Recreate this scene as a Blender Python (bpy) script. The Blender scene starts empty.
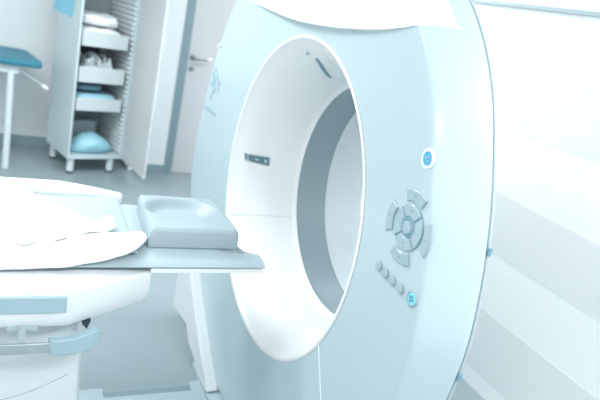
import bpy, bmesh, math, random
from mathutils import Vector, Matrix
random.seed(4)
C = bpy.context.scene.collection
sc = bpy.context.scene
PI = math.pi

# ------------------------------------------------------------------ camera
CAM = Vector((-0.9127, -1.9213, 1.75))
RT = Vector((0.8954, -0.3937, 0.2079)).normalized()
UP = Vector((-0.0581, 0.3595, 0.9313)).normalized()
FW = -(RT.cross(UP)).normalized()
UP = RT.cross(FW).normalized()
FPX = 591.06
cd = bpy.data.cameras.new('camera'); cam = bpy.data.objects.new('camera', cd); C.objects.link(cam)
m = Matrix((RT, UP, -FW)).transposed().to_4x4(); m.translation = CAM
cam.matrix_world = m
cd.sensor_width = 36; cd.lens = FPX/600*36
cd.dof.use_dof = True; cd.dof.focus_distance = 1.9; cd.dof.aperture_fstop = 2.4
cd.clip_start = .05
sc.camera = cam
# ------------------------------------------------------------------ light
sc.view_settings.view_transform = 'Standard'; sc.view_settings.look = 'None'
sc.view_settings.exposure = 0.0; sc.view_settings.gamma = 1; sc.view_settings.use_curve_mapping = False
w = bpy.data.worlds.new('World'); sc.world = w; w.use_nodes = True
w.node_tree.nodes['Background'].inputs[0].default_value = (.96, .98, .98, 1)
w.node_tree.nodes['Background'].inputs[1].default_value = 1.25
def area(name, loc, size, power, rot=(0,0,0), col=(1,.985,.975)):
    l = bpy.data.lights.new(name, 'AREA'); l.shape = 'RECTANGLE'; l.size, l.size_y = size
    l.energy = power; l.color = col
    o = bpy.data.objects.new(name, l); C.objects.link(o); o.location = loc; o.rotation_euler = rot
    return o
LAMPS = [(-1.5,-2.2,2.735), (-1.7,0.0,2.735), (-1.3,1.3,2.735), (.70,-1.9,2.735), (.80,1.6,2.735)]  # all out of view; last two added to brighten side wall and scanner edge
LPOW = [10, 12, 44, 36, 30]
for i, p in enumerate(LAMPS):
    area('unseen_ceiling_glow', p, (1.2,.6), LPOW[i])

# ------------------------------------------------------------------ pixel helpers (a point of the 600x400 photo on a world plane)
def ray(px, py): return FW*FPX + RT*(px-300) + UP*(200-py)
def at(px, py, ax, v):
    r = ray(px, py); t = (v-CAM[ax])/r[ax]
    return CAM + r*t

# ------------------------------------------------------------------ materials
def mat(name, col, rough=.5, metal=0, coat=0, noise=.0, nscale=8, bump=0, emis=None, estr=0, spec=.5):
    m = bpy.data.materials.new(name); m.use_nodes = True
    nt = m.node_tree; b = nt.nodes['Principled BSDF']
    b.inputs['Roughness'].default_value = rough; b.inputs['Metallic'].default_value = metal
    b.inputs['Coat Weight'].default_value = coat; b.inputs['Specular IOR Level'].default_value = spec
    b.inputs['Coat Roughness'].default_value = .12
    c4 = (*col, 1)
    tc = nt.nodes.new('ShaderNodeTexCoord'); n = nt.nodes.new('ShaderNodeTexNoise')
    n.inputs['Scale'].default_value = nscale; n.inputs['Detail'].default_value = 4
    nt.links.new(tc.outputs['Object'], n.inputs['Vector'])
    mx = nt.nodes.new('ShaderNodeMix'); mx.data_type = 'RGBA'
    mx.inputs[6].default_value = c4; mx.inputs[7].default_value = (*[c*(1-noise) for c in col], 1)
    nt.links.new(n.outputs['Fac'], mx.inputs[0]); nt.links.new(mx.outputs[2], b.inputs['Base Color'])
    if bump:
        bp = nt.nodes.new('ShaderNodeBump'); bp.inputs['Strength'].default_value = bump; bp.inputs['Distance'].default_value = .01
        nt.links.new(n.outputs['Fac'], bp.inputs['Height']); nt.links.new(bp.outputs[0], b.inputs['Normal'])
    if emis:
        b.inputs['Emission Color'].default_value = (*emis, 1); b.inputs['Emission Strength'].default_value = estr
    return m
M = dict(
    face=mat('pale_blue_cover', (.46,.585,.63), .32, coat=.35, noise=.02, nscale=3),
    white=mat('white_plastic', (.88,.93,.95), .30, coat=.3, noise=.01),
    flare=mat('white_bore_plastic', (.79,.82,.835), .35, coat=.2, noise=.01),
    shell=mat('white_back_shell', (.75,.83,.86), .4, noise=.02),
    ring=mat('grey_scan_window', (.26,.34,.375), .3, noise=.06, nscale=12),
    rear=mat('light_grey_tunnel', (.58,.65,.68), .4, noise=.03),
    seam=mat('seam_grey', (.42,.51,.55), .45, noise=.05),
    seamlight=mat('seam_light', (.80,.90,.93), .4, noise=.02),
    dark=mat('painted_gap_shade', (.05,.08,.10), .5, noise=.1),
    display=mat('display_glass', (.11,.20,.24), .15, coat=.5, noise=.2, nscale=90),
    digit=mat('display_digits', (.30,.50,.56), .4, emis=(.25,.5,.6), estr=.0),
    btn=mat('button_grey_blue', (.33,.455,.505), .3, coat=.3, noise=.04, nscale=40),
    btnedge=mat('button_edge_blue', (.22,.42,.52), .35, noise=.05),
    blue=mat('button_bright_blue', (.06,.42,.68), .25, coat=.4, noise=.15, nscale=200),
    glow=mat('button_glowing_blue', (.20,.70,.90), .3, emis=(.15,.65,.95), estr=.10),
    icon=mat('icon_slate', (.16,.32,.40), .4, noise=.05),
    emblem=mat('emblem_slate_blue', (.34,.50,.57), .4, noise=.1),
    tblue=mat('table_blue_vinyl', (.40,.50,.54), .42, noise=.03, nscale=10, bump=.03),
    pillow=mat('headrest_blue_vinyl', (.35,.445,.485), .45, coat=.05, noise=.03, nscale=10),
    stripe=mat('stripe_blue', (.35,.50,.56), .35, noise=.03),
    housing=mat('housing_white', (.84,.89,.91), .4, coat=.2, noise=.02),
    column=mat('column_grey_white', (.68,.75,.78), .45, noise=.03),
    steel=mat('brushed_steel', (.50,.58,.61), .35, metal=.6, noise=.15, nscale=20),
    cloth=mat('white_sheet', (.90,.93,.94), .85, noise=.02, nscale=30, bump=.15),
    floor=mat('floor_vinyl', (.29,.365,.395), .3, noise=.10, nscale=2.2, spec=.4),
    wall=mat('wall_paint', (.78,.84,.86), .8, noise=.02, nscale=1.5, bump=.05),
    wallr=mat('side_wall_paint', (.86,.90,.915), .6, noise=.01),
    bandm=mat('wall_band_tone', (.75,.79,.81), .6, noise=.01),
    ceil=mat('ceiling_paint', (.8,.85,.87), .8, noise=.02),
    base=mat('baseboard_vinyl', (.25,.36,.40), .5, noise=.05),
    frame=mat('door_frame_grey', (.21,.31,.35), .45, noise=.05),
    door=mat('door_laminate', (.55,.57,.60), .5, noise=.02),
    hardware=mat('handle_metal', (.25,.28,.30), .3, metal=.7, noise=.05),
    cab=mat('cabinet_panel', (.56,.67,.705), .45, noise=.03),
    cabin=mat('cabinet_inside', (.44,.55,.59), .55, noise=.05),
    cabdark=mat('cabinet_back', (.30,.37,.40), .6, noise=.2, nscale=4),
    cabdoor=mat('cabinet_door_panel', (.60,.64,.665), .5, noise=.02),
    tray=mat('tray_plastic', (.55,.62,.64), .4, noise=.03),
    towel=mat('white_towel', (.80,.84,.86), .9, noise=.06, nscale=40, bump=.4),
    wrap=mat('clear_wrap', (.60,.70,.75), .25, coat=.5, noise=.5, nscale=35, bump=.5),
    bag=mat('blue_bag', (.36,.68,.79), .4, noise=.15, nscale=20, bump=.3),
    paper=mat('blue_paper', (.28,.68,.85), .6, noise=.25, nscale=25),
    couch=mat('couch_blue_vinyl', (.03,.21,.30), .5, noise=.08, nscale=6),
    couchframe=mat('couch_frame_paint', (.66,.75,.78), .4, noise=.03),
    rubber=mat('black_rubber', (.06,.09,.10), .6, noise=.1),
    lamp=mat('lamp_diffuser', (.9,.9,.9), .5, emis=(.95,.99,1), estr=6),
)

# ------------------------------------------------------------------ mesh helpers
def obj(name, bm, m, parent=None, smooth=40, bevel=0, seg=2, subsurf=0, solid=0):
    me = bpy.data.meshes.new(name)
    bmesh.ops.recalc_face_normals(bm, faces=bm.faces)
    bm.to_mesh(me); bm.free()
    me.materials.append(M[m] if isinstance(m, str) else m)
    o = bpy.data.objects.new(name, me); C.objects.link(o)
    if parent: o.parent = parent
    if smooth:
        me.shade_smooth()
        try: me.set_sharp_from_angle(angle=math.radians(smooth))
        except Exception: pass
    if solid:
        s = o.modifiers.new('thickness', 'SOLIDIFY'); s.thickness = abs(solid); s.offset = -1 if solid > 0 else 1
    if bevel:
        b = o.modifiers.new('bevel', 'BEVEL'); b.width = bevel; b.segments = seg; b.limit_method = 'ANGLE'
        b.angle_limit = math.radians(35)
    if subsurf:
        s = o.modifiers.new('subsurf', 'SUBSURF'); s.levels = s.render_levels = subsurf
    return o
def tag(o, label=None, cat=None, group=None, kind=None):
    if label: o['label'] = label
    if cat: o['category'] = cat
    if group: o['group'] = group
    if kind: o['kind'] = kind
    return o
def empty(name, loc=(0,0,0), rz=0):
    o = bpy.data.objects.new(name, None); C.objects.link(o); o.location = loc; o.rotation_euler = (0,0,rz)
    o.empty_display_size = .05
    return o
def box(bm, x0, x1, y0, y1, z0, z1, mtx=None):
    vs = [bm.verts.new((x, y, z)) for x in (x0,x1) for y in (y0,y1) for z in (z0,z1)]
    for f in ((0,1,3,2),(4,6,7,5),(0,4,5,1),(2,3,7,6),(0,2,6,4),(1,5,7,3)): bm.faces.new([vs[i] for i in f])
    if mtx:
        for v in vs: v.co = mtx @ v.co
    return bm
def nb(): return bmesh.new()
def prism(bm, pts, off):
    """polygon (list of 3D points) extruded by vector off"""
    off = Vector(off)
    a = [bm.verts.new(p) for p in pts]; b = [bm.verts.new(Vector(p)+off) for p in pts]
    bm.faces.new(a); bm.faces.new(b[::-1])
    n = len(a)
    for i in range(n): bm.faces.new((a[i], b[i], b[(i+1)%n], a[(i+1)%n]))
    return bm
def loft(bm, loops, closed=True, caps=True):
    rows = [[bm.verts.new(p) for p in l] for l in loops]
    n = len(rows[0])
    for r0, r1 in zip(rows, rows[1:]):
        for i in range(n if closed else n-1):
            j = (i+1) % n
            bm.faces.new((r0[i], r0[j], r1[j], r1[i]))
    if caps and closed:
        bm.faces.new(rows[0][::-1]); bm.faces.new(rows[-1])
    return bm
def tube(bm, pts, r, n=10):
    pts = [Vector(p) for p in pts]; loops = []
    for i, p in enumerate(pts):
        d = (pts[min(i+1, len(pts)-1)] - pts[max(i-1, 0)]).normalized()
        a = d.cross(Vector((0,0,1)))
        if a.length < .05: a = d.cross(Vector((1,0,0)))
        a.normalize(); b = d.cross(a)
        loops.append([p + a*math.cos(2*PI*k/n)*r + b*math.sin(2*PI*k/n)*r for k in range(n)])
    return loft(bm, loops)
def cyl(bm, c, r, h, axis=2, n=20, r2=None):
    c = Vector(c); r2 = r if r2 is None else r2; A = [Vector((1,0,0)), Vector((0,1,0)), Vector((0,0,1))]
    d = A[axis]; a = A[(axis+1)%3]; b = A[(axis+2)%3]
    return loft(bm, [[c + a*math.cos(2*PI*k/n)*rr + b*math.sin(2*PI*k/n)*rr + d*hh for k in range(n)] for rr, hh in ((r,0),(r2,h))])
def smoothstep(t): t = max(0, min(1, t)); return t*t*(3-2*t)
def lerp_tab(tab, x):
    if x <= tab[0][0]: return tab[0][1]
    for (a, fa), (b, fb) in zip(tab, tab[1:]):
        if x <= b: return fa + (fb-fa)*(x-a)/(b-a)
    return tab[-1][1]

# ================================================================== THE ROOM
def struct(name, bm, m, **k): return tag(obj(name, bm, m, smooth=0, **k), kind='structure')
XR = 1.45
struct('floor', box(nb(), -4.2, XR+.1, -3.6, 4.2, -.1, 0), 'floor')
struct('ceiling', box(nb(), -4.2, XR+.1, -3.6, 4.2, 2.8, 2.9), 'ceil')
struct('wall_back', box(nb(), -4.2, .08, 4.08, 4.2, 0, 2.8), 'wall')
# the projecting part of the back wall with the door in it
WY = 3.56
dx0 = at(170, 176, 1, WY).x; dx1 = dx0+.90; fx0 = at(162.5, 176, 1, WY).x
struct('wall_recess', box(nb(), .08, .12, WY, 4.2, 0, 2.8), 'wall')
struct('wall_door_side', box(nb(), .12, fx0, WY, WY+.12, 0, 2.8), 'wall')
struct('wall_above_door', box(nb(), fx0, XR, WY, WY+.12, 2.12, 2.8), 'wall')
bm = nb(); box(bm, fx0, dx0, WY-.015, WY+.13, 0, 2.12); box(bm, dx1, min(dx1+.06, XR), WY-.015, WY+.13, 0, 2.12)
box(bm, dx0, dx1, WY-.015, WY+.13, 2.06, 2.12)
struct('trim_1', bm, 'frame')
dr = struct('door_1', box(nb(), dx0, dx1, WY+.02, WY+.06, .01, 2.06), 'door')
hp = at(193, 58, 1, WY); he = at(205, 60.5, 1, WY-.05)
bm = nb(); cyl(bm, (hp.x, WY+.02, hp.z), .024, -.012, 1); tube(bm, [(hp.x, WY+.02, hp.z), (hp.x, WY-.035, hp.z), (hp.x+.02, WY-.045, hp.z), (hp.x+.12, WY-.045, hp.z)], .010)
obj('door_handle', bm, 'hardware', dr)
bm = nb(); kp = at(191.5, 69, 1, WY); cyl(bm, (kp.x, WY+.02, kp.z), .023, -.012, 1)
obj('keyhole_cover', bm, 'hardware', dr)
bm = nb(); box(bm, -4.2, .08, 4.065, 4.08, 0, .10)
struct('baseboard_back', bm, 'base')
struct('baseboard_door_side', box(nb(), .12, fx0, WY-.012, WY, 0, .08), 'base')
# right wall with horizontal tone bands
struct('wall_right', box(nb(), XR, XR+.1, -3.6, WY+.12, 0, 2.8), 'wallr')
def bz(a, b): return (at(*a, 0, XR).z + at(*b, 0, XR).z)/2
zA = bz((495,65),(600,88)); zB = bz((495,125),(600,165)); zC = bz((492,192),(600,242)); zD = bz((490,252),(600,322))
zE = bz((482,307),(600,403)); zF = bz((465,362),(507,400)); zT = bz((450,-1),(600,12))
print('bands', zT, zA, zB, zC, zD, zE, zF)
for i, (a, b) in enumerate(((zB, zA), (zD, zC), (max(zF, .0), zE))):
    struct('trim_%d' % (i+2), box(nb(), XR-.0012, XR, -3.6, WY, a, b), 'bandm')  # thin flat strips in a slightly darker tone than the wall
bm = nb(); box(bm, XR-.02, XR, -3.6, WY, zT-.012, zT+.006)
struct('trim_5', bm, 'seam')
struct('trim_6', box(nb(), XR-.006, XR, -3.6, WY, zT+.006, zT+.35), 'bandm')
for i, p in enumerate(LAMPS):
    t = empty('unseen_ceiling_light', (p[0], p[1], 2.8))
    tag(t, ['white rectangular ceiling light above the foot end of the table', 'white rectangular ceiling light over the scanner mouth',
            'white rectangular ceiling light nearest the back wall', 'added unseen ceiling light washing the banded side wall', 'added unseen ceiling light brightening the wall behind the scanner'][i], 'ceiling light', 'ceiling lights')
    obj('housing', box(nb(), -.63, .63, -.33, .33, -.05, 0), 'white', t)
    obj('diffuser', box(nb(), -.60, .60, -.30, .30, -.056, -.05), 'lamp', t)

# ================================================================== CT SCANNER
CZ = 1.077; RF = .60
gan = empty('ct_scanner', (0, 0, 0))
tag(gan, 'large pale blue and white scanner ring with round bore and button panel', 'medical scanner')
def rnd_outline():
    R_ = []
    raw = [(.98,1.73),(1.155,1.42),(1.215,1.20),(1.27,.95),(1.245,.73),(1.11,.53),(.925,.316),(.68,.15),(.45,.02),(.2,.0),(-.1,.0),(-.35,.02),(-.5,.07),
           (-.7,.24),(-.85,.46),(-.925,.68),(-.962,.895),(-.972,1.05),(-.956,1.18),(-.923,1.33),(-.895,1.42),(-.85,1.53),(-.80,1.64),(-.74,1.73),(-.68,1.80),(-.61,1.865),
           (-.45,1.96),(-.2,2.03),(.05,2.05),(.35,2.03),(.6,1.97),(.82,1.87)]
    P = [(math.atan2(z-CZ, y) % (2*PI), math.hypot(y, z-CZ)) for y, z in raw]
    P.sort()
    P = [(P[-1][0]-2*PI, P[-1][1])] + P + [(P[0][0]+2*PI, P[0][1])]
    N = 288; vals = [lerp_tab(P, 2*PI*i/N) for i in range(N)]
    for _ in range(6):
        vals = [(vals[i-1]+2*vals[i]+vals[(i+1)%N])/4 for i in range(N)]
    return vals
OUT = rnd_outline(); NA = len(OUT)
def outr(th):
    f = (th % (2*PI))/(2*PI)*NA; i = int(f) % NA; return OUT[i]*(1-(f-int(f))) + OUT[(i+1)%NA]*(f-int(f))
def side(th): return smoothstep(.5 - .5*math.cos(th)*1.3)      # 0 far side (+y), 1 near side (-y)
def depth(th): return .07 + .06*side(th)
def fil(th): return .07 + side(th)*(.003 - .030*smoothstep(.5 - math.sin(th)*1.1))
def pol(th, r, x): return Vector((x, math.cos(th)*r, CZ + math.sin(th)*r))
def face_x(th, r):
    e = outr(th)-r; rho = fil(th)
    if e >= rho: return 0.0
    u = 1-max(e, 0)/rho
    k = .16; s_ = side(th)
    ch = (math.sqrt(u*u+k*k)-k)/(math.sqrt(1+k*k)-k)
    return depth(th)*((1-s_)*(1-math.sqrt(max(0, 1-u*u))) + s_*(.8*ch+.2*(1-math.sqrt(max(0, 1-u*u)))))
bm = nb(); loops = []
for k in range(36):
    lp = []
    for i in range(NA):
        th = 2*PI*i/NA; ro = outr(th); rho = fil(th)
        if k < 10: r = RF + (ro-rho-RF)*k/10
        else:
            a = (k-10)/25*PI/2; r = ro-rho+rho*math.sin(a)
        x = face_x(th, r) if k < 35 else depth(th)
        lp.append(pol(th, r, x))
    loops.append(lp)
loops.append([pol(2*PI*i/NA, outr(2*PI*i/NA)-.006, depth(2*PI*i/NA)+.006) for i in range(NA)])
loops.append([pol(2*PI*i/NA, outr(2*PI*i/NA)-.04, depth(2*PI*i/NA)+.006) for i in range(NA)])
loft(bm, loops, caps=False)
obj('front_cover', bm, 'face', gan, smooth=50)
# bead along the joint between the front cover and the back shell
bm = nb(); loops = []
for dr_, dx in ((-.012,.006),(-.002,.008),(.000,.014),(-.006,.018),(-.03,.020)):
    loops.append([pol(2*PI*i/NA, outr(2*PI*i/NA)+dr_, depth(2*PI*i/NA)+dx) for i in range(NA)])
loft(bm, loops, caps=False); obj('edge_bead', bm, 'seam', gan)
# back shell
bm = nb(); loops = []
SX = .64
for k in range(22):
    lp = []
    for i in range(NA):
        th = 2*PI*i/NA; x0_ = depth(th)+.02; f = k/21; x = x0_+(SX-x0_)*f
        r = max(outr(th)-.02-1.5*(x-x0_), .473-max(0,x-.5)*.15)
        lp.append(pol(th, r, x))
    loops.append(lp)
loops.append([pol(2*PI*i/NA, .446, SX+.004) for i in range(NA)])
loft(bm, loops, caps=False); obj('back_shell', bm, 'shell', gan)
# the flare of the bore
PROF = [(-.001,.6005),(-.003,.597),(-.0032,.592),(-.002,.588),(.001,.5855),(.006,.583),(.018,.573),(.035,.558),(.055,.5425),(.08,.528),(.11,.514),(.14,.503),(.17,.495),(.20,.489),(.24,.483),(.275,.479),(.283,.477)]
NR = 192
bm = nb(); loft(bm, [[pol(2*PI*i/NR, r, x) for i in range(NR)] for x, r in PROF], caps=False)
obj('bore_flare', bm, 'flare', gan, smooth=60)
bm = nb(); loft(bm, [[pol(2*PI*i/NR, r, x) for i in range(NR)] for x, r in ((.283,.477),(.284,.470),(.297,.4665),(.300,.4625))], caps=False)
obj('bore_lip', bm, 'flare', gan, smooth=60)
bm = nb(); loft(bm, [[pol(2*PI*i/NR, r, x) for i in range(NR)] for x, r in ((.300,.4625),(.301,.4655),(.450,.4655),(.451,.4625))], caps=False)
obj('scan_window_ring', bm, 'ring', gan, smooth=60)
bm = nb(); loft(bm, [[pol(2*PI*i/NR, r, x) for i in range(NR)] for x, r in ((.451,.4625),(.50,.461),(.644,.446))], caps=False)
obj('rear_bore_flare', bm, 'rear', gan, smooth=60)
def flare_pt(x, th, lift=0):
    r = lerp_tab(PROF, x)
    return pol(th, r-lift, x-lift*.3)
# horizontal seam across the flare
def hit_flare(px, py):
    r = ray(px, py).normalized(); t = .5
    while t < 4:
        p = CAM + r*t
        if p.x > 0 and p.x < .29 and math.hypot(p.y, p.z-CZ) >= lerp_tab(PROF, p.x) and p.y > -.3:
            return p.x, math.atan2(p.z-CZ, p.y)
        t += .001
    return None
x0, t0 = hit_flare(231, 215); x1, t1 = hit_flare(288, 217)
print('seam', x0, t0, x1, t1)
bm = nb(); rows = []
for k in range(24):
    x = .004 + .278*k/23; th = t0 + (t1-t0)*k/23
    rows.append([flare_pt(x, th-.0016, .0006), flare_pt(x, th, .0014), flare_pt(x, th+.0016, .0006)])
loft(bm, rows, closed=False); obj('flare_seam', bm, 'seam', gan, solid=.0004)
# number display on the flare
def patch(pxs, lift, m, name, parent, n=8):
    c = [hit_flare(*p) for p in pxs]     # tl tr br bl
    bm = nb(); rows = []
    for j in range(n+1):
        v = j/n; row = []
        for i in range(n+1):
            u = i/n
            x = (c[0][0]*(1-u)+c[1][0]*u)*(1-v)+(c[3][0]*(1-u)+c[2][0]*u)*v
            t = (c[0][1]*(1-u)+c[1][1]*u)*(1-v)+(c[3][1]*(1-u)+c[2][1]*u)*v
            row.append(flare_pt(x, t, lift))
        rows.append(row)
    loft(bm, rows, closed=False)
    return obj(name, bm, m, parent, solid=.003)
disp = patch([(244.3,152.2),(269.8,156.6),(269.0,165.6),(244.8,159.6)], .003, 'seam', 'display_panel', gan)
patch([(248.6,153.9),(268.8,157.5),(268.3,164.6),(248.7,160)], .0042, 'display', 'display_screen', disp)
patch([(245,153),(247.2,153.4),(247.2,158.8),(245.2,158.2)], .0042, 'display', 'sensor_window', disp)
patch([(255,157.8),(259,158.7),(259,160.4),(255,159.5)], .005, 'digit', 'display_digits', disp)
patch([(264,159),(267,159.6),(266.8,163),(263.9,162.3)], .005, 'digit', 'display_digits', disp)
# laser slot and small sensor at the top of the flare
def flare_strip(pxs, wd, m, name):
    bm = nb(); rows = []
    for px, py, ww in pxs:
        h = hit_flare(px, py)
        if not h: continue
        x, t = h
        rows.append([flare_pt(x-ww*wd*.6, t-ww*wd, .001), flare_pt(x, t, .0022), flare_pt(x+ww*wd*.6, t+ww*wd, .001)])
    loft(bm, rows, closed=False); return obj(name, bm, m, gan, solid=.002)
def hit2(px, py):
    r = ray(px, py).normalized(); t = .5
    while t < 4:
        p = CAM + r*t
        if p.x > 0 and p.x < .29 and math.hypot(p.y, p.z-CZ) >= lerp_tab(PROF, p.x): return p.x, math.atan2(p.z-CZ, p.y)
        t += .001
hit_flare = hit2
sl = [(316.8,58,.3),(318,60.5,.9),(320.5,64,1),(323,68.5,1),(326,72.5,1),(328.5,75.5,.8),(331,77.5,.3)]
print('slot', [hit_flare(a, b) for a, b, c in sl], hit_flare(307, 52))
flare_strip(sl, .010, 'icon', 'laser_slot')
h = hit_flare(307, 52)
bm = nb(); cyl(bm, flare_pt(h[0], h[1], .004), .006, .01, 0, 16); obj('light_sensor', bm, 'emblem', gan)
# joint line down the cover below the flare
a = at(318.5, 346, 0, 0); b = at(321, 400, 0, 0); 
bm = nb(); rows = []
for k in range(20):
    f = k/19; z = a.z*(1-f) + .30*f; y = a.y + (b.y-a.y)*((a.z-z)/(a.z-b.z)) 
    rows.append([Vector((.0, y-.003, z)), Vector((-.0022, y, z)), Vector((.0, y+.003, z))])
loft(bm, rows, closed=False); obj('cover_joint', bm, 'seamlight', gan, solid=.0005)
# white top cap bulging over the face
arcp = [(250,0),(258,5),(270,10.5),(284,17),(300,22.5),(320,26.5),(340,28.6),(360,29.4),(380,29.2),(400,27),(415,25),(430,22.5)]
AP = []; YR = 0
for i, (px, py) in enumerate(arcp):
    q = at(px, py, 0, -.03*math.sin(PI*i/(len(arcp)-1))); AP.append((q.y, q.z))
yr = AP[-1][0]
AP += [(-.685, 1.792)]
AP.sort(); yl = AP[-1][0]
y0c, y1c = AP[0][0], AP[-1][0]
bm = nb(); rows = []; NYc = 60
for j in range(18):
    v = j/14; row = []
    for i in range(NYc+1):
        y = y0c + (y1c-y0c)*i/NYc; wv = math.sin(PI*max(0, y-yr)/(yl-yr)) if y > yr else 0.0
        za = lerp_tab(AP, y)
        # top limit: outline
        th = math.atan2(.8, y); zt = CZ + .8
        for _ in range(8):
            th = math.atan2(zt-CZ, y); zt = CZ + math.sin(th)*(outr(th)-.02)
        zt = max(zt, za+.001)
        if j < 3:
            B = [-.012, .004*wv, .026*wv][j]; z = za + [0, .001, .004][j]*wv
        else:
            vv = (j-3)/14; z = za + .004*wv + (zt-za-.004*wv)*vv
            B = .030*wv*(1-vv**3) + .012*wv*math.sin(PI*vv)
        B -= .006*(1-min(1, wv*3))*(1 if y > 0 else 0)
        if y < 0 and j >= 3: B = max(B, .0012)
        x = face_x(math.atan2(z-CZ, y), math.hypot(y, z-CZ)) - B
        row.append(Vector((x, y, z)))
    rows.append(row)
loft(bm, rows, closed=False); obj('top_cap', bm, 'white', gan, smooth=60)
# emblem on the far shoulder of the cover: a little cluster of dots and a short word mark
def fp(px, py, lift=.001):
    """point of the photo on the front cover's surface"""
    x = 0
    for _ in range(6):
        q = at(px, py, 0, x); th = math.atan2(q.z-CZ, q.y); x = face_x(th, math.hypot(q.y, q.z-CZ))
    return Vector((x-lift, q.y, q.z))
em = []
bm = nb()
for px, py, s in ((216,70,.8),(213.5,75,1),(217.5,77,1),(214,81,1.2),(218.5,83,1.1),(211.8,84,.9),(214.5,88,1.2),(218,90,.8),(212.5,93,.8),(210.9,97,.8)):
    c = fp(px, py)
    prism(bm, [c + Vector((0, math.cos(a)*.020*s, math.sin(a)*.017*s)) for a in [2*PI*k/8 for k in range(8)]], (-.0015,0,0))
obj('emblem', bm, 'emblem', gan)
bm = nb()
for k in range(7):
    c = fp(205.5+1.6*k, 106.8+1.25*k)
    box(bm, c.x-.0015, c.x+.0015, c.y-.0085, c.y+.0085, c.z-.011, c.z+(.012 if k % 2 else .007))
obj('word_mark', bm, 'emblem', gan)
for px, py in ((221,46),(212.3,60)):
    c = fp(px, py, .004)
    bm = nb(); cyl(bm, c, .010, -.012, 0, 12, .007); obj('cover_stud', bm, 'white', gan)
# dark latches on the near edge
for px, py in ((486.5,251.5),(457.5,376.5)):
    c = at(px, py, 0, .135)
    th = math.atan2(c.z-CZ, c.y); c = pol(th, outr(th)+.001, depth(th)+.012)
    bm = nb(); box(bm, -.008, .004, -.004, .002, -.011, .011, Matrix.Translation(c)); obj('edge_latch', bm, 'icon', gan, bevel=.002)
# ---- operating panel: everything lies in the plane of the face
def disc(name, c, r, h, m, parent, n=28, edge=None, dome=.3):
    bm = nb(); ls = []
    for rr, hh in ((r, .001), (r, -h*.6), (r*.93, -h*.9), (r*.75, -h)):
        ls.append([Vector((hh, c[1]+math.cos(2*PI*k/n)*rr, c[2]+math.sin(2*PI*k/n)*rr)) for k in range(n)])
    loft(bm, ls); return obj(name, bm, m, parent, smooth=35)
def ringm(name, c, r0, r1, h, m, parent, n=32):
    bm = nb(); ls = []
    for rr, hh in ((r1, .001), (r1, -h*.6), (r1-(r1-r0)*.3, -h), (r0+(r1-r0)*.2, -h), (r0, -h*.5), (r0, .001)):
        ls.append([Vector((hh, c[1]+math.cos(2*PI*k/n)*rr, c[2]+math.sin(2*PI*k/n)*rr)) for k in range(n)])
    loft(bm, ls, caps=False); return obj(name, bm, m, parent, smooth=50)
def arcseg(name, c, r0, r1, a0, a1, h, m, parent, n=12):
    bm = nb(); ls = []
    for ins, hh in ((0, .001), (0, -h*.7), (.0022, -h)):
        da = ins/((r0+r1)/2); 
        lp = [(r1-ins, a0+da+(a1-a0-2*da)*k/n) for k in range(n+1)] + [(r0+ins, a1-da-(a1-a0-2*da)*k/n) for k in range(n+1)]
        ls.append([Vector((hh, c[1]+math.cos(a)*r, c[2]+math.sin(a)*r)) for r, a in lp])
    loft(bm, ls); return obj(name, bm, m, parent, smooth=30)
def fpoint(px, py): return at(px, py, 0, 0)
pc = fpoint(409, 227.5)
print('pad centre', pc)
def ang(px, py): q = fpoint(px, py); return math.atan2(q.z-pc.z, q.y-pc.y), math.hypot(q.z-pc.z, q.y-pc.y)
for p in ((417,199),(429,241),(393,216),(399,256),(409,190.5),(427.7,206),(434,228),(421.7,255),(396,228),(422.5,228),(409,205),(409,251.7),(389,228),(398,203)): print('ang', p, [round(v, 3) for v in ang(*p)])
disc('pad_base', pc, .061, .002, 'btnedge', gan, 48)
cbt = disc('center_button', pc, .019, .009, 'btn', gan)
ringm('center_ring', pc, .0195, .026, .006, 'btnedge', gan)
base = ang(417,199)[0]
def icon(c, a, parent, s=.006, kind=0):
    bm = nb()
    for dy, dz in ((-1.2,0),(1.2,0),(0,1.3))[:3-kind]:
        box(bm, c[0]-.0012, c[0]+.0012, c[1]+dy*s-s*.45, c[1]+dy*s+s*.45, c[2]+dz*s-s*.45, c[2]+dz*s+s*.45)
    obj('button_symbol', bm, 'icon', parent, smooth=0)
for k in range(4):
    a = base + k*PI/2
    s_ = arcseg('inner_button', pc, .028, .060, a-PI/4+.05, a+PI/4-.05, .006, 'btn', gan)
    icon((-.0056, pc.y+math.cos(a)*.044, pc.z+math.sin(a)*.044), a, s_, .0028, k % 2)
for k, r0 in enumerate((.068,)*4):
    a = base + k*PI/2
    s_ = arcseg('outer_button', pc, r0, .098, a-.47, a+.47, .006, 'btn', gan)
    icon((-.0056, pc.y+math.cos(a)*.083, pc.z+math.sin(a)*.083), a, s_, .0028, k % 2)
for px, py in ((380,265.7),(386.3,272.9),(393.2,280.6),(401.2,288.6)):
    disc('round_button', fpoint(px, py), .0142, .007, 'btn', gan)
c = fpoint(412.4, 298.9)
ringm('start_button_ring', c, .0152, .0218, .0045, 'btn', gan); s_ = disc('start_button', c, .0155, .0035, 'glow', gan)
bm = nb()
for k in range(4):
    a = k*PI/2+.3; q = Vector((-.0036, c.y+math.cos(a)*.0062, c.z+math.sin(a)*.0062))
    prism(bm, [q+Vector((0, math.cos(b)*.0042, math.sin(b)*.0042)) for b in [2*PI*j/8 for j in range(8)]], (-.001,0,0))
obj('fan_symbol', bm, 'icon', s_)
c = fpoint(428.2, 158.7)
ringm('alarm_button_ring', c, .0182, .025, .0035, 'white', gan); s_ = disc('alarm_button', c, .0186, .0025, 'blue', gan)
bm = nb()
for k in range(3):
    a = k*2*PI/3; box(bm, -.0034, -.0022, c.y+math.cos(a)*.006-.0025, c.y+math.cos(a)*.006+.0025, c.z+math.sin(a)*.006-.0025, c.z+math.sin(a)*.006+.0025)
obj('alarm_symbol', bm, 'seam', s_)
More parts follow.
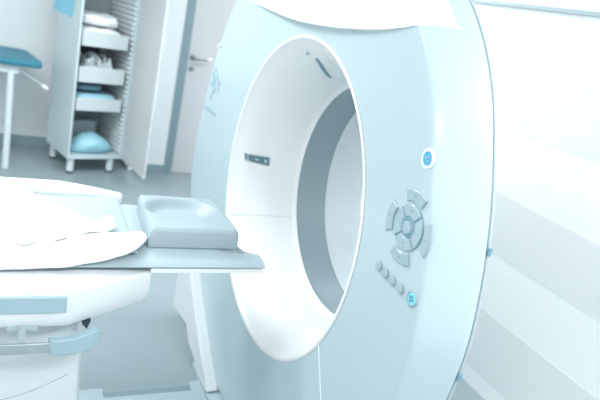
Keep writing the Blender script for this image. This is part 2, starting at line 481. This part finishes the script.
obj('foot_plate', box(nb(), -.055, .12, -.30, .46, 0, .028), 'face', gan, smooth=0)
# stand: the machine's foot, and the angular side panel at its far side
bm = nb(); box(bm, .14, .55, -.36, .40, 0, .50); obj('stand', bm, 'shell', gan, bevel=.03)
pts = [at(178,272,0,-.05), at(173,305,0,-.05), at(186,325,0,-.05), at(188,342,0,-.05), at(203,388,0,-.05), at(207,392,0,-.05), at(200,350,0,-.05), at(194.5,310,0,-.05), at(190,272,0,-.05)]
for p in pts: p.z = max(p.z, .0)
bm = nb(); prism(bm, pts, (.055,0,0)); obj('side_panel', bm, 'column', gan, bevel=.004)

# ================================================================== PATIENT TABLE
tb = empty('patient_table', (-1.2, 0, 0))
tag(tb, 'white and pale blue patient table sliding into the scanner bore', 'patient table')
TX = Vector((-1.2, 0, 0))
def tobj(name, bm, m, parent=None, **k):
    bmesh.ops.translate(bm, verts=bm.verts, vec=-TX)
    return obj(name, bm, m, parent or tb, **k)
tip = at(265, 268, 1, -.222)
# cradle board: brim-like section, swept along x; its near corner reaches furthest
ZB = .916
YS = [-.222,-.2225,-.214,-.197,-.175,-.154,-.13,-.10,-.06,0,.06,.12,.18,.23,.265,.285,.298,.303,.303]
ZT = [.8885,.892,.900,.906,.908,.909,.902,.8945,.893,.893,.894,.896,.898,.902,.903,.901,.896,.892,.886]
ZP = [.8885,.892,.900,.906,.911,.916,.919,.920,.920,.920,.920,.920,.920,.916,.911,.905,.899,.892,.886]
XE = [(-.23,0),(-.15,-.003),(-.10,-.035),(0,-.062),(.15,-.085),(.303,-.13)]
bm = nb(); L = []
for x, f in ((-2.2,0),(-.26,0),(-.215,.3),(-.19,.75),(-.165,1),(-.150,1),(None,1)):
    lp = []
    for y, a_, b_ in zip(YS, ZT, ZP):
        xe_ = tip.x+lerp_tab(XE, y); xx = xe_ if x is None else min(x, xe_-.004*(-.150-x+.5))
        lp.append(Vector((xx, y, a_*f+b_*(1-f))))
    for y in (.300, .18, .06, -.06, -.154, -.219):
        xe_ = tip.x+lerp_tab(XE, y); xx = xe_ if x is None else min(x, xe_-.004*(-.150-x+.5))
        lp.append(Vector((xx, y, ZB-.028)))
    L.append(lp)
loft(bm, L); tobj('cradle_board', bm, 'tblue', smooth=50)
def under(y0, y1, z0, z1, inset, xs):
    b_ = nb(); P_ = [(xs, y0), (tip.x-inset, y0), (tip.x-inset-.003, -.15), (tip.x-inset-.035, -.10), (tip.x-inset-.062, 0), (tip.x-inset-.13, y1), (xs, y1)]
    return prism(b_, [(x, y, z0) for x, y in P_], (0, 0, z1-z0))
tobj('gap_shade_strip', under(-.214, .294, ZB-.032, ZB-.028, .012, -.9), 'icon')  # dark strip standing in for the shade under the board
tobj('board_rail', under(-.218, .298, ZB-.047, ZB-.032, .006, -.492), 'housing')
# housing under the board
zt = .868; zb_ = .733
xe = at(150, 268, 2, zt).x
pt = [(-2.3,-.325),(-.742,-.325),(xe+.003,-.205),(xe+.003,.24),(-.742,.36),(-2.3,.36)]
pt2 = [(-2.3,-.30),(-.735,-.30),(-.482,-.155),(-.482,.19),(-.735,.33),(-2.3,.33)]
bm = nb(); loft(bm, [[Vector((x, y*.93+.001, zt+.005)) for x, y in [(-2.29,-.29),(-.75,-.29),(xe-.01,-.18),(xe-.01,.21),(-.75,.32),(-2.29,.32)]],
                     [Vector((x, y, zt-.004)) for x, y in pt], [Vector((x, y, zb_+.050)) for x, y in [(-2.3,-.325),(-.742,-.325),(xe+.006,-.195),(xe+.010,.23),(-.742,.36),(-2.3,.36)]], [Vector((x, y, zb_)) for x, y in pt2]])
tobj('housing', bm, 'housing', bevel=.008, seg=3)
bm = nb(); z1 = at(40, 297.5, 1, -.331).z; z0 = at(40, 313.5, 1, -.331).z
box(bm, -2.28, at(67,305,1,-.331).x, -.333, -.320, z0, z1); tobj('side_stripe', bm, 'stripe', bevel=.003)
bm = nb(); box(bm, -.752, -.750, -.3262, -.322, zb_+.05, zt-.01); tobj('housing_joint', bm, 'seamlight')
# column below
bm = nb(); L = []
for z, x1, w_ in ((0,-.66,.25),(.15,-.66,.25),(.4,-.665,.25),(.60,-.675,.25),(.70,-.69,.25),(.742,-.70,.25)):
    L.append([Vector((x, y, z)) for x, y in ((-1.75,-w_),(x1-.05,-w_),(x1-.012,-w_+.012),(x1,-w_+.05),(x1,w_-.05),(x1-.012,w_-.012),(x1-.05,w_),(-1.75,w_))])
loft(bm, L); tobj('column', bm, 'column', smooth=50)
bm = nb(); rows = []
for k in range(16):
    f = k/15; q = at(-20+f*88, 403-f*29-5*math.sin(f*PI)*-1, 1, -.25)
    rows.append([q+Vector((0,0,.002)), q+Vector((0,-.0018,0)), q+Vector((0,0,-.002))])
loft(bm, rows, closed=False); tobj('column_joint', bm, 'seam', solid=.0005)
# rail with end cap
rb = at(50, 343, 1, -.345); zlo = at(50, 353, 1, -.345).z
bm = nb(); box(bm, -2.0, rb.x+.01, -.347, -.337, zlo, rb.z); rail = tobj('side_rail', bm, 'steel', bevel=.002)
bm = nb(); L = []
top = [(50,341.5),(62,341),(75,339),(88,334.5),(96,331),(100.5,330.5)]
botp = [(50,356),(62,356),(75,354.5),(88,350.5),(97,343),(100.5,336)]
yy = [-.350,-.350,-.348,-.340,-.328,-.318]
for (a, b), (c_, d), y in zip(top, botp, yy):
    A = at(a, b, 1, y); B = at(c_, d, 1, y)
    L.append([A, B, B+Vector((-.004,.024,0)), A+Vector((-.004,.024,0))])
loft(bm, L); tobj('rail_end_cap', bm, 'stripe', bevel=.003)
bm = nb()
for px in (21, -60):
    bm = nb(); q = at(px, 344, 1, -.331); box(bm, q.x-.009, q.x+.009, -.337, -.320, q.z-.02, .75); box(bm, q.x-.04, q.x+.04, -.325, -.29, .738, .7445)
    tobj('rail_bracket', bm, 'seam')
# small dark wedge standing in for the gap shadow under the housing end
nq = at(87, 326, 1, -.27)
bm = nb(); prism(bm, [at(82,324,1,-.275), at(91,321,1,-.275), at(86.5,329,1,-.275)], (0,.03,0)); tobj('housing_gap_shade', bm, 'dark')
# raised guard along the far side
bm = nb(); L = []
for x, zt_ in ((-2.2,.976),(-.94,.976),(-.75,.977),(-.735,.975),(-.66,.966),(-.53,.945),(-.520,.940)):
    L.append([Vector((x, .292, .903)), Vector((x, .290, zt_-.004)), Vector((x, .294, zt_)), Vector((x, .312, zt_-.001)), Vector((x, .316, zt_-.006)), Vector((x, .312, .89))])
loft(bm, L); tobj('side_guard', bm, 'housing', smooth=50)
# floor plate with cable slot
bm = nb(); box(bm, -1.9, -.06, -.32, .245, 0, .03); box(bm, -1.9, -.50, .245, .31, 0, .03); box(bm, -.115, -.06, .245, .31, 0, .03)
tobj('floor_plate', bm, 'tblue', smooth=0)
bm = nb(); box(bm, -.50, -.115, .245, .29, 0, .022); tobj('cable_slot', bm, 'frame', smooth=0)

# ---- mattress pad
bm = nb(); L = []
x1 = -.533
xs = [(-2.15,.0),(-2.14,.010),(-1.3,.012),(-.60,.012),(x1-.012,.011),(x1-.003,.006),(x1,0)]
for x, dz in xs:
    zz = .920+dz
    L.append([Vector((x, y, z)) for y, z in ((-.185,ZB+.0055),(-.187,zz-.004),(-.178,zz),(-.05,zz-.001),(.12,zz-.001),(.280,zz+.001),(.287,zz-.004),(.287,ZB+.0055))])
loft(bm, L); md = obj('mattress_pad', bm, 'tblue', smooth=50)
tag(md, 'thin pale blue mattress pad on the patient table under the white sheet', 'mattress')
# strap in front of it
# ---- headrest cushion
def headrest():
    x0, x1 = -.487, -.185; y0, y1 = -.136, .188; zb0 = .921; zt0 = .989
    n = 40; bm = nb()
    def shape(u, v): return x0+(x1-x0)*u, y0+(y1-y0)*v
    top = []
    for j in range(n+1):
        row = []
        for i in range(n+1):
            u = i/n; v = j/n; x, y = shape(u, v)
            # rounded rim
            ex = min(u, 1-u)*(x1-x0); ey = min(v, 1-v)*(y1-y0); rr = .014
            def rd(e): return 0 if e >= rr else rr-math.sqrt(max(0, rr*rr-(rr-e)**2))
            z = zt0 - rd(ex) - rd(ey)
            # dished hollow, open towards the left end
            du = (u-.42)/.50; dv = (v-.62)/.33
            if u < .42: du = (u-.42)/.42
            d = du*du + dv*dv
            if d < 1: z -= .038*smoothstep((1-d)/.75)
            row.append(Vector((x, y, z)))
        top.append(row)
    # pull far right corner in
    for j in range(n+1):
        for i in range(n+1):
            p = top[j][i]; u = i/n; v = j/n
            p.x -= .012*max(0, u-.7)/.3*max(0, v-.6)/.4*1.0
            p.x += .012*(max(0, .25-u)/.25)*(v-.5)
    V = [[bm.verts.new(p) for p in r] for r in top]
    for j in range(n):
        for i in range(n): bm.faces.new((V[j][i], V[j][i+1], V[j+1][i+1], V[j+1][i]))
    ring = [V[0][i] for i in range(n)] + [V[j][n] for j in range(n)] + [V[n][n-i] for i in range(n)] + [V[n-j][0] for j in range(n)]
    lo = [bm.verts.new((v.co.x, v.co.y, zb0)) for v in ring]
    k = len(ring)
    for i in range(k): bm.faces.new((ring[i], lo[i], lo[(i+1)%k], ring[(i+1)%k]))
    bm.faces.new(lo)
    return bm
hd = obj('headrest_cushion', headrest(), 'pillow', smooth=60)
tag(hd, 'pale blue dished headrest cushion at the scanner end of the table', 'headrest')

# ---- white sheet: lower layer draped over the near edge, upper layer folded over it
sh = empty('bed_sheet', (-1.0, 0, .93)); tag(sh, 'rumpled white sheet folded over the patient table', 'sheet')
SO = Vector((-1.0, 0, .93))
def wr(x, y, a=.003): return a*(math.sin(23*x+9*y)+.6*math.sin(41*x-31*y+1.3)+.5*math.sin(17*y+60*x*.5))
def sheet_layer(xs, yb, yf, zfun, drop, name):
    bm = nb(); rows = []; n = 46
    for x in xs:
        row = []; a = lerp_tab(yb, x); b = lerp_tab(yf, x); dz = lerp_tab(drop, x)
        Ln = (a-b); tot = Ln+dz
        for k in range(n+1):
            s = tot*k/n
            if s <= Ln: y = a-s; z = zfun(x, y)
            else:
                y = b-.010*smoothstep((s-Ln)/.02)+wr(x*1.5, 0, .002); z = zfun(x, b)-(s-Ln)
            row.append(Vector((x, y, z))-SO)
        rows.append(row)
    loft(bm, rows, closed=False)
    return obj(name, bm, 'cloth', sh, smooth=80, solid=-.003)
def frange(a, b, n): return [a+(b-a)*i/n for i in range(n+1)]
sheet_layer(frange(-2.0, -.496, 150), [(-2,.25),(-.86,.25),(-.66,-.02),(-.61,-.07),(-.51,-.07),(-.496,-.088)], [(-2,-.222),(-.62,-.222),(-.58,-.215),(-.54,-.185),(-.51,-.145),(-.496,-.112)],
            lambda x, y: .940 + wr(x, y, .0010) + .004*smoothstep((x+.56)/.05), [(-2,.062),(-.93,.058),(-.75,.044),(-.66,.03),(-.60,.012),(-.56,.004),(-.496,.003)], 'lower_layer')
sheet_layer(frange(-2.0, -.592, 130), [(-2,.268),(-.90,.27),(-.862,.262),(-.76,.12),(-.668,-.002),(-.635,-.012),(-.615,.012),(-.60,.01),(-.592,-.005)],
            [(-2,-.12),(-.96,-.135),(-.93,-.15),(-.90,-.175),(-.862,-.2),(-.848,-.182),(-.835,-.168),(-.80,-.165),(-.74,-.13),(-.66,-.085),(-.62,-.07),(-.592,-.055)],
            lambda x, y: .951 + wr(x, y, .0012) + .003*math.sin(60*x+20*y) + .012*max(0, (x+.70)/.1)*max(0, min(1, (y+.09)/.08)), [(-2,.006),(-.592,.006)], 'upper_fold')

# ================================================================== STORAGE CABINET
CO = Vector((-.482, 3.30, 0)); CR = math.radians(17)
cab = empty('storage_cabinet', CO, CR); tag(cab, 'tall pale blue open storage cabinet with trays and its door swung open', 'cabinet')
CI = (Matrix.Translation(CO) @ Matrix.Rotation(CR, 4, 'Z')).inverted()
W, D, H0, H1 = .50, .52, .14, 2.10
def cz(px, py): return at(px, py, 1, 3.38).z
obj('side_wall', box(nb(), 0, .02, 0, D, H0, H1), 'cab', cab, bevel=.002)
obj('side_wall', box(nb(), W-.02, W, 0, D, H0, H1), 'cab', cab, bevel=.002)
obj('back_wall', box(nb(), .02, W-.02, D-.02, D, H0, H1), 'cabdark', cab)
obj('bottom_panel', box(nb(), .02, W-.02, 0, D-.02, H0, H0+.03), 'cab', cab)
obj('top_panel', box(nb(), .02, W-.02, 0, D-.02, H1-.03, H1), 'cab', cab)
for xx in (.05, W-.09):
    for yy_ in (.05, D-.06):
        bm = nb(); cyl(bm, (xx, yy_, 0.02), .03, H0-.02); lg = obj('leg', bm, 'couchframe', cab)
        bm = nb(); cyl(bm, (xx, yy_, 0), .032, .02); obj('foot', bm, 'rubber', lg)
for k in range(44):
    z = H0+.06+k*.042
    if z > H1-.05: break
    obj('runner', box(nb(), W-.038, W-.02, .02, D-.03, z, z+.020), 'housing', cab)
for k in range(6):
    z = H0+.12+k*.33
    obj('shelf_runner', box(nb(), .02, .028, .04, D-.03, z, z+.012), 'tray', cab)
# open door hinged at the near right edge
hinge = Vector((W, 0, 0)); dend = CI @ at(143, 178, 2, .14); dend.z = 0
dv = (dend-hinge); dlen = .52; da = math.atan2(dv.y, dv.x)
bm = nb(); box(bm, 0, dv.length, 0, .02, H0-.01, H1, Matrix.Translation(hinge) @ Matrix.Rotation(da, 4, 'Z'))
dd = obj('door', bm, 'cabdoor', cab, bevel=.002)
bm = nb(); box(bm, -.01, .03, .018, .045, cz(132,37)-.018, cz(132,37)+.018, Matrix.Translation(hinge) @ Matrix.Rotation(da, 4, 'Z')); obj('hinge', bm, 'steel', dd)
# paper note on the side panel is a thing of its own
q = [CI @ at(px, py, 1, 3.5) for px, py in ((55,0),)]
def on_side(px, py):
    # intersect with the cabinet's left side plane (local x = 0)
    r = (CI.to_3x3() @ ray(px, py)); o = CI @ CAM; t = -o.x/r.x; return o + r*t
P4 = [on_side(*p) for p in ((54,8.5),(72.5,17.5),(75.5,-3),(57,-10))]
CW = CI.inverted()
bm = nb(); prism(bm, [CW @ (p+Vector((-.002,0,0))) for p in P4], CW.to_3x3() @ Vector((-.003,0,0)))
tag(obj('paper_note', bm, 'paper', smooth=0), 'light blue paper sheet stuck on the side of the storage cabinet', 'paper')
# trays as sliding parts
T = []
for (pt_, pb_) in ((28.5,43.5),(64.5,80),(96,108.5)):
    zt_ = cz(80, pt_); zb2 = cz(78, pb_)
    tr = obj('sliding_tray', box(nb(), .03, W-.075, -.012, .006, zb2, zt_), 'tray', cab, bevel=.004)
    bm = nb(); box(bm, .03, W-.075, .006, D-.04, zb2+.004, zb2+.010); box(bm, .03, .036, .006, D-.04, zb2, zt_-.015); box(bm, W-.081, W-.075, .006, D-.04, zb2, zt_-.015)
    obj('tray_bottom', bm, 'tray', tr)
    T.append((zb2+.011, zt_))
print('trays', T)
# contents, each a thing
def cabthing(name, bm, m, label, cat, group=None, **k):
    bmesh.ops.transform(bm, matrix=CW, verts=bm.verts)
    return tag(obj(name, bm, m, **k), label, cat, group)
def pillow_box(x0, x1, y0, y1, z0, z1, amp=.006, n=8, seed=0):
    bm = nb(); rnd = random.Random(seed); L = []
    for i in range(n+1):
        f = i/n; x = x0+(x1-x0)*f; sq = 1-.25*abs(2*f-1)**4; lp = []
        zc = (z0+z1)/2; yc = (y0+y1)/2
        for k in range(16):
            a = 2*PI*k/16; c_, s_ = math.cos(a), math.sin(a)
            e = lambda v: math.copysign(abs(v)**.45, v)
            lp.append(Vector((x+rnd.uniform(-amp, amp)*.5, yc+e(c_)*(y1-y0)/2*sq+rnd.uniform(-amp, amp), max(z0, zc+e(s_)*(z1-z0)/2*sq+rnd.uniform(-amp, amp)*(.3 if s_ < 0 else 1)))))
        L.append(lp)
    return loft(bm, L)
z0 = T[0][0]
labs = ['lower rumpled white towel on the top cabinet tray', 'upper rumpled white towel on the top cabinet tray']
dz_ = .098
cabthing('folded_towel', pillow_box(.05, W-.095, .03, .42, z0, z0+dz_+.045, .012, n=12, seed=3), 'towel', labs[0], 'towel', 'folded white towels', smooth=80, subsurf=1)
cabthing('folded_towel', pillow_box(.050, W-.130, .05, .40, z0+dz_+.046, z0+dz_+.145, .016, n=12, seed=5), 'towel', labs[1], 'towel', 'folded white towels', smooth=80, subsurf=1)
def crumple(x0, x1, y0, y1, z0, h, seed):
    rnd = random.Random(seed); bm = nb(); n = 16; G = []
    for j in range(n+1):
        row = []
        for i in range(n+1):
            u, v = i/n, j/n; e = min(u, 1-u, v, 1-v)
            z = z0 + (0 if e == 0 else h*min(1, e*5)*rnd.uniform(.35, 1.0))
            row.append(Vector((x0+(x1-x0)*u+rnd.uniform(-.008,.008), y0+(y1-y0)*v, z)))
        G.append(row)
    V = [[bm.verts.new(p) for p in r] for r in G]
    for j in range(n):
        for i in range(n): bm.faces.new((V[j][i], V[j][i+1], V[j+1][i+1], V[j+1][i]))
    ring = [V[0][i] for i in range(n)] + [V[j][n] for j in range(n)] + [V[n][n-i] for i in range(n)] + [V[n-j][0] for j in range(n)]
    bm.faces.new(ring)
    return bm
cabthing('wrapped_supplies', crumple(.05, W-.095, .02, .34, T[1][0], .225, 3), 'wrap', 'crumpled clear plastic packs in the middle cabinet tray', 'plastic packs', smooth=25)
bm = nb(); box(bm, .05, W-.08, .03, .40, T[2][0], T[2][0]+.10)
cabthing('folded_drape', pillow_box(.05, W-.08, .03, .40, T[2][0], T[2][1]+.025, .004, seed=9), 'bag', 'folded blue cloth in the lowest cabinet tray', 'cloth', smooth=80, subsurf=1)
bm.free()
cabthing('dark_pouch', pillow_box(.07, W-.20, .10, .34, T[2][1]+.036, T[2][1]+.095, .006, seed=12), 'icon', 'dark grey pouch lying on the folded blue cloth in the lowest tray', 'pouch', smooth=80, subsurf=1)
cabthing('shelf_dark_filler', pillow_box(.06, .36, .36, .46, T[1][0], T[1][1]+.17, .008, seed=21), 'rubber', 'dark filler shape added behind the crumpled clear packs to keep the shelf dark', 'bag', smooth=80, subsurf=1)  # added dark filler that deepens the shade on the middle shelf
# blue bag on the cabinet floor: rounded lump with folds and a knotted tail
bm = nb(); L = []
for i in range(15):
    f = i/14; a = PI*f; R0 = math.sin(a)**.6
    x = .05 + .41*f; lp = []
    for k in range(22):
        b = 2*PI*k/22; s_ = math.sin(b); rz = .095*(1-.25*f) ; fold = 1+.05*math.sin(5*b+i*.9)
        lp.append(Vector((x, .15+math.cos(b)*.135*R0*fold, H0+.031+max(0, .085+s_*rz*fold)*max(R0, .02)*(1.0 if s_ > -.3 else .4))))
    L.append(lp)
loft(bm, L)
cabthing('plastic_bag', bm, 'bag', 'rounded light blue plastic bag on the cabinet floor', 'bag', smooth=80)
cabthing('supply_box', box(nb(), .06, .38, .36, .46, H0+.03, H0+.03+.22), 'cabin', 'grey box standing behind the blue bag in the cabinet', 'box', smooth=0, bevel=.004)

# ================================================================== EXAM COUCH
cc = empty('exam_couch', (-.95, 3.36, 0)); tag(cc, 'blue padded examination couch with white frame by the back wall', 'couch')
co = Vector((-.95, 3.36, 0))
zt = .925; zb3 = .872
poly = [(-2.7,3.30),(-.765,3.30),(-.732,3.325),(-.732,3.37),(-.84,3.86),(-.90,3.93),(-2.7,3.93)]
bm = nb(); prism(bm, [Vector((x, y, zb3))-co for x, y in poly], (0,0,zt-zb3)); obj('padded_top', bm, 'couch', cc, bevel=.016, seg=4)
bm = nb(); box(bm, -2.65, -.90, 3.36, 3.88, .80, .868); bmesh.ops.translate(bm, verts=bm.verts, vec=-co); obj('frame', bm, 'couchframe', cc, bevel=.006)
for x, y in ((-.955,3.375),(-.955,3.86),(-2.5,3.375),(-2.5,3.86)):
    bm = nb(); tube(bm, [Vector((x, y, .0))-co, Vector((x, y, .81))-co], .027); obj('leg', bm, 'couchframe', cc)
a = at(22,72,1,3.35)-co; b = at(45.5,87.5,1,3.35)-co
bm = nb(); tube(bm, [a, b], .007); lv = obj('backrest_lever', bm, 'steel', cc)
bm = nb(); tube(bm, [b-(b-a).normalized()*.03, b+(b-a).normalized()*.02], .014); obj('lever_grip', bm, 'housing', lv)
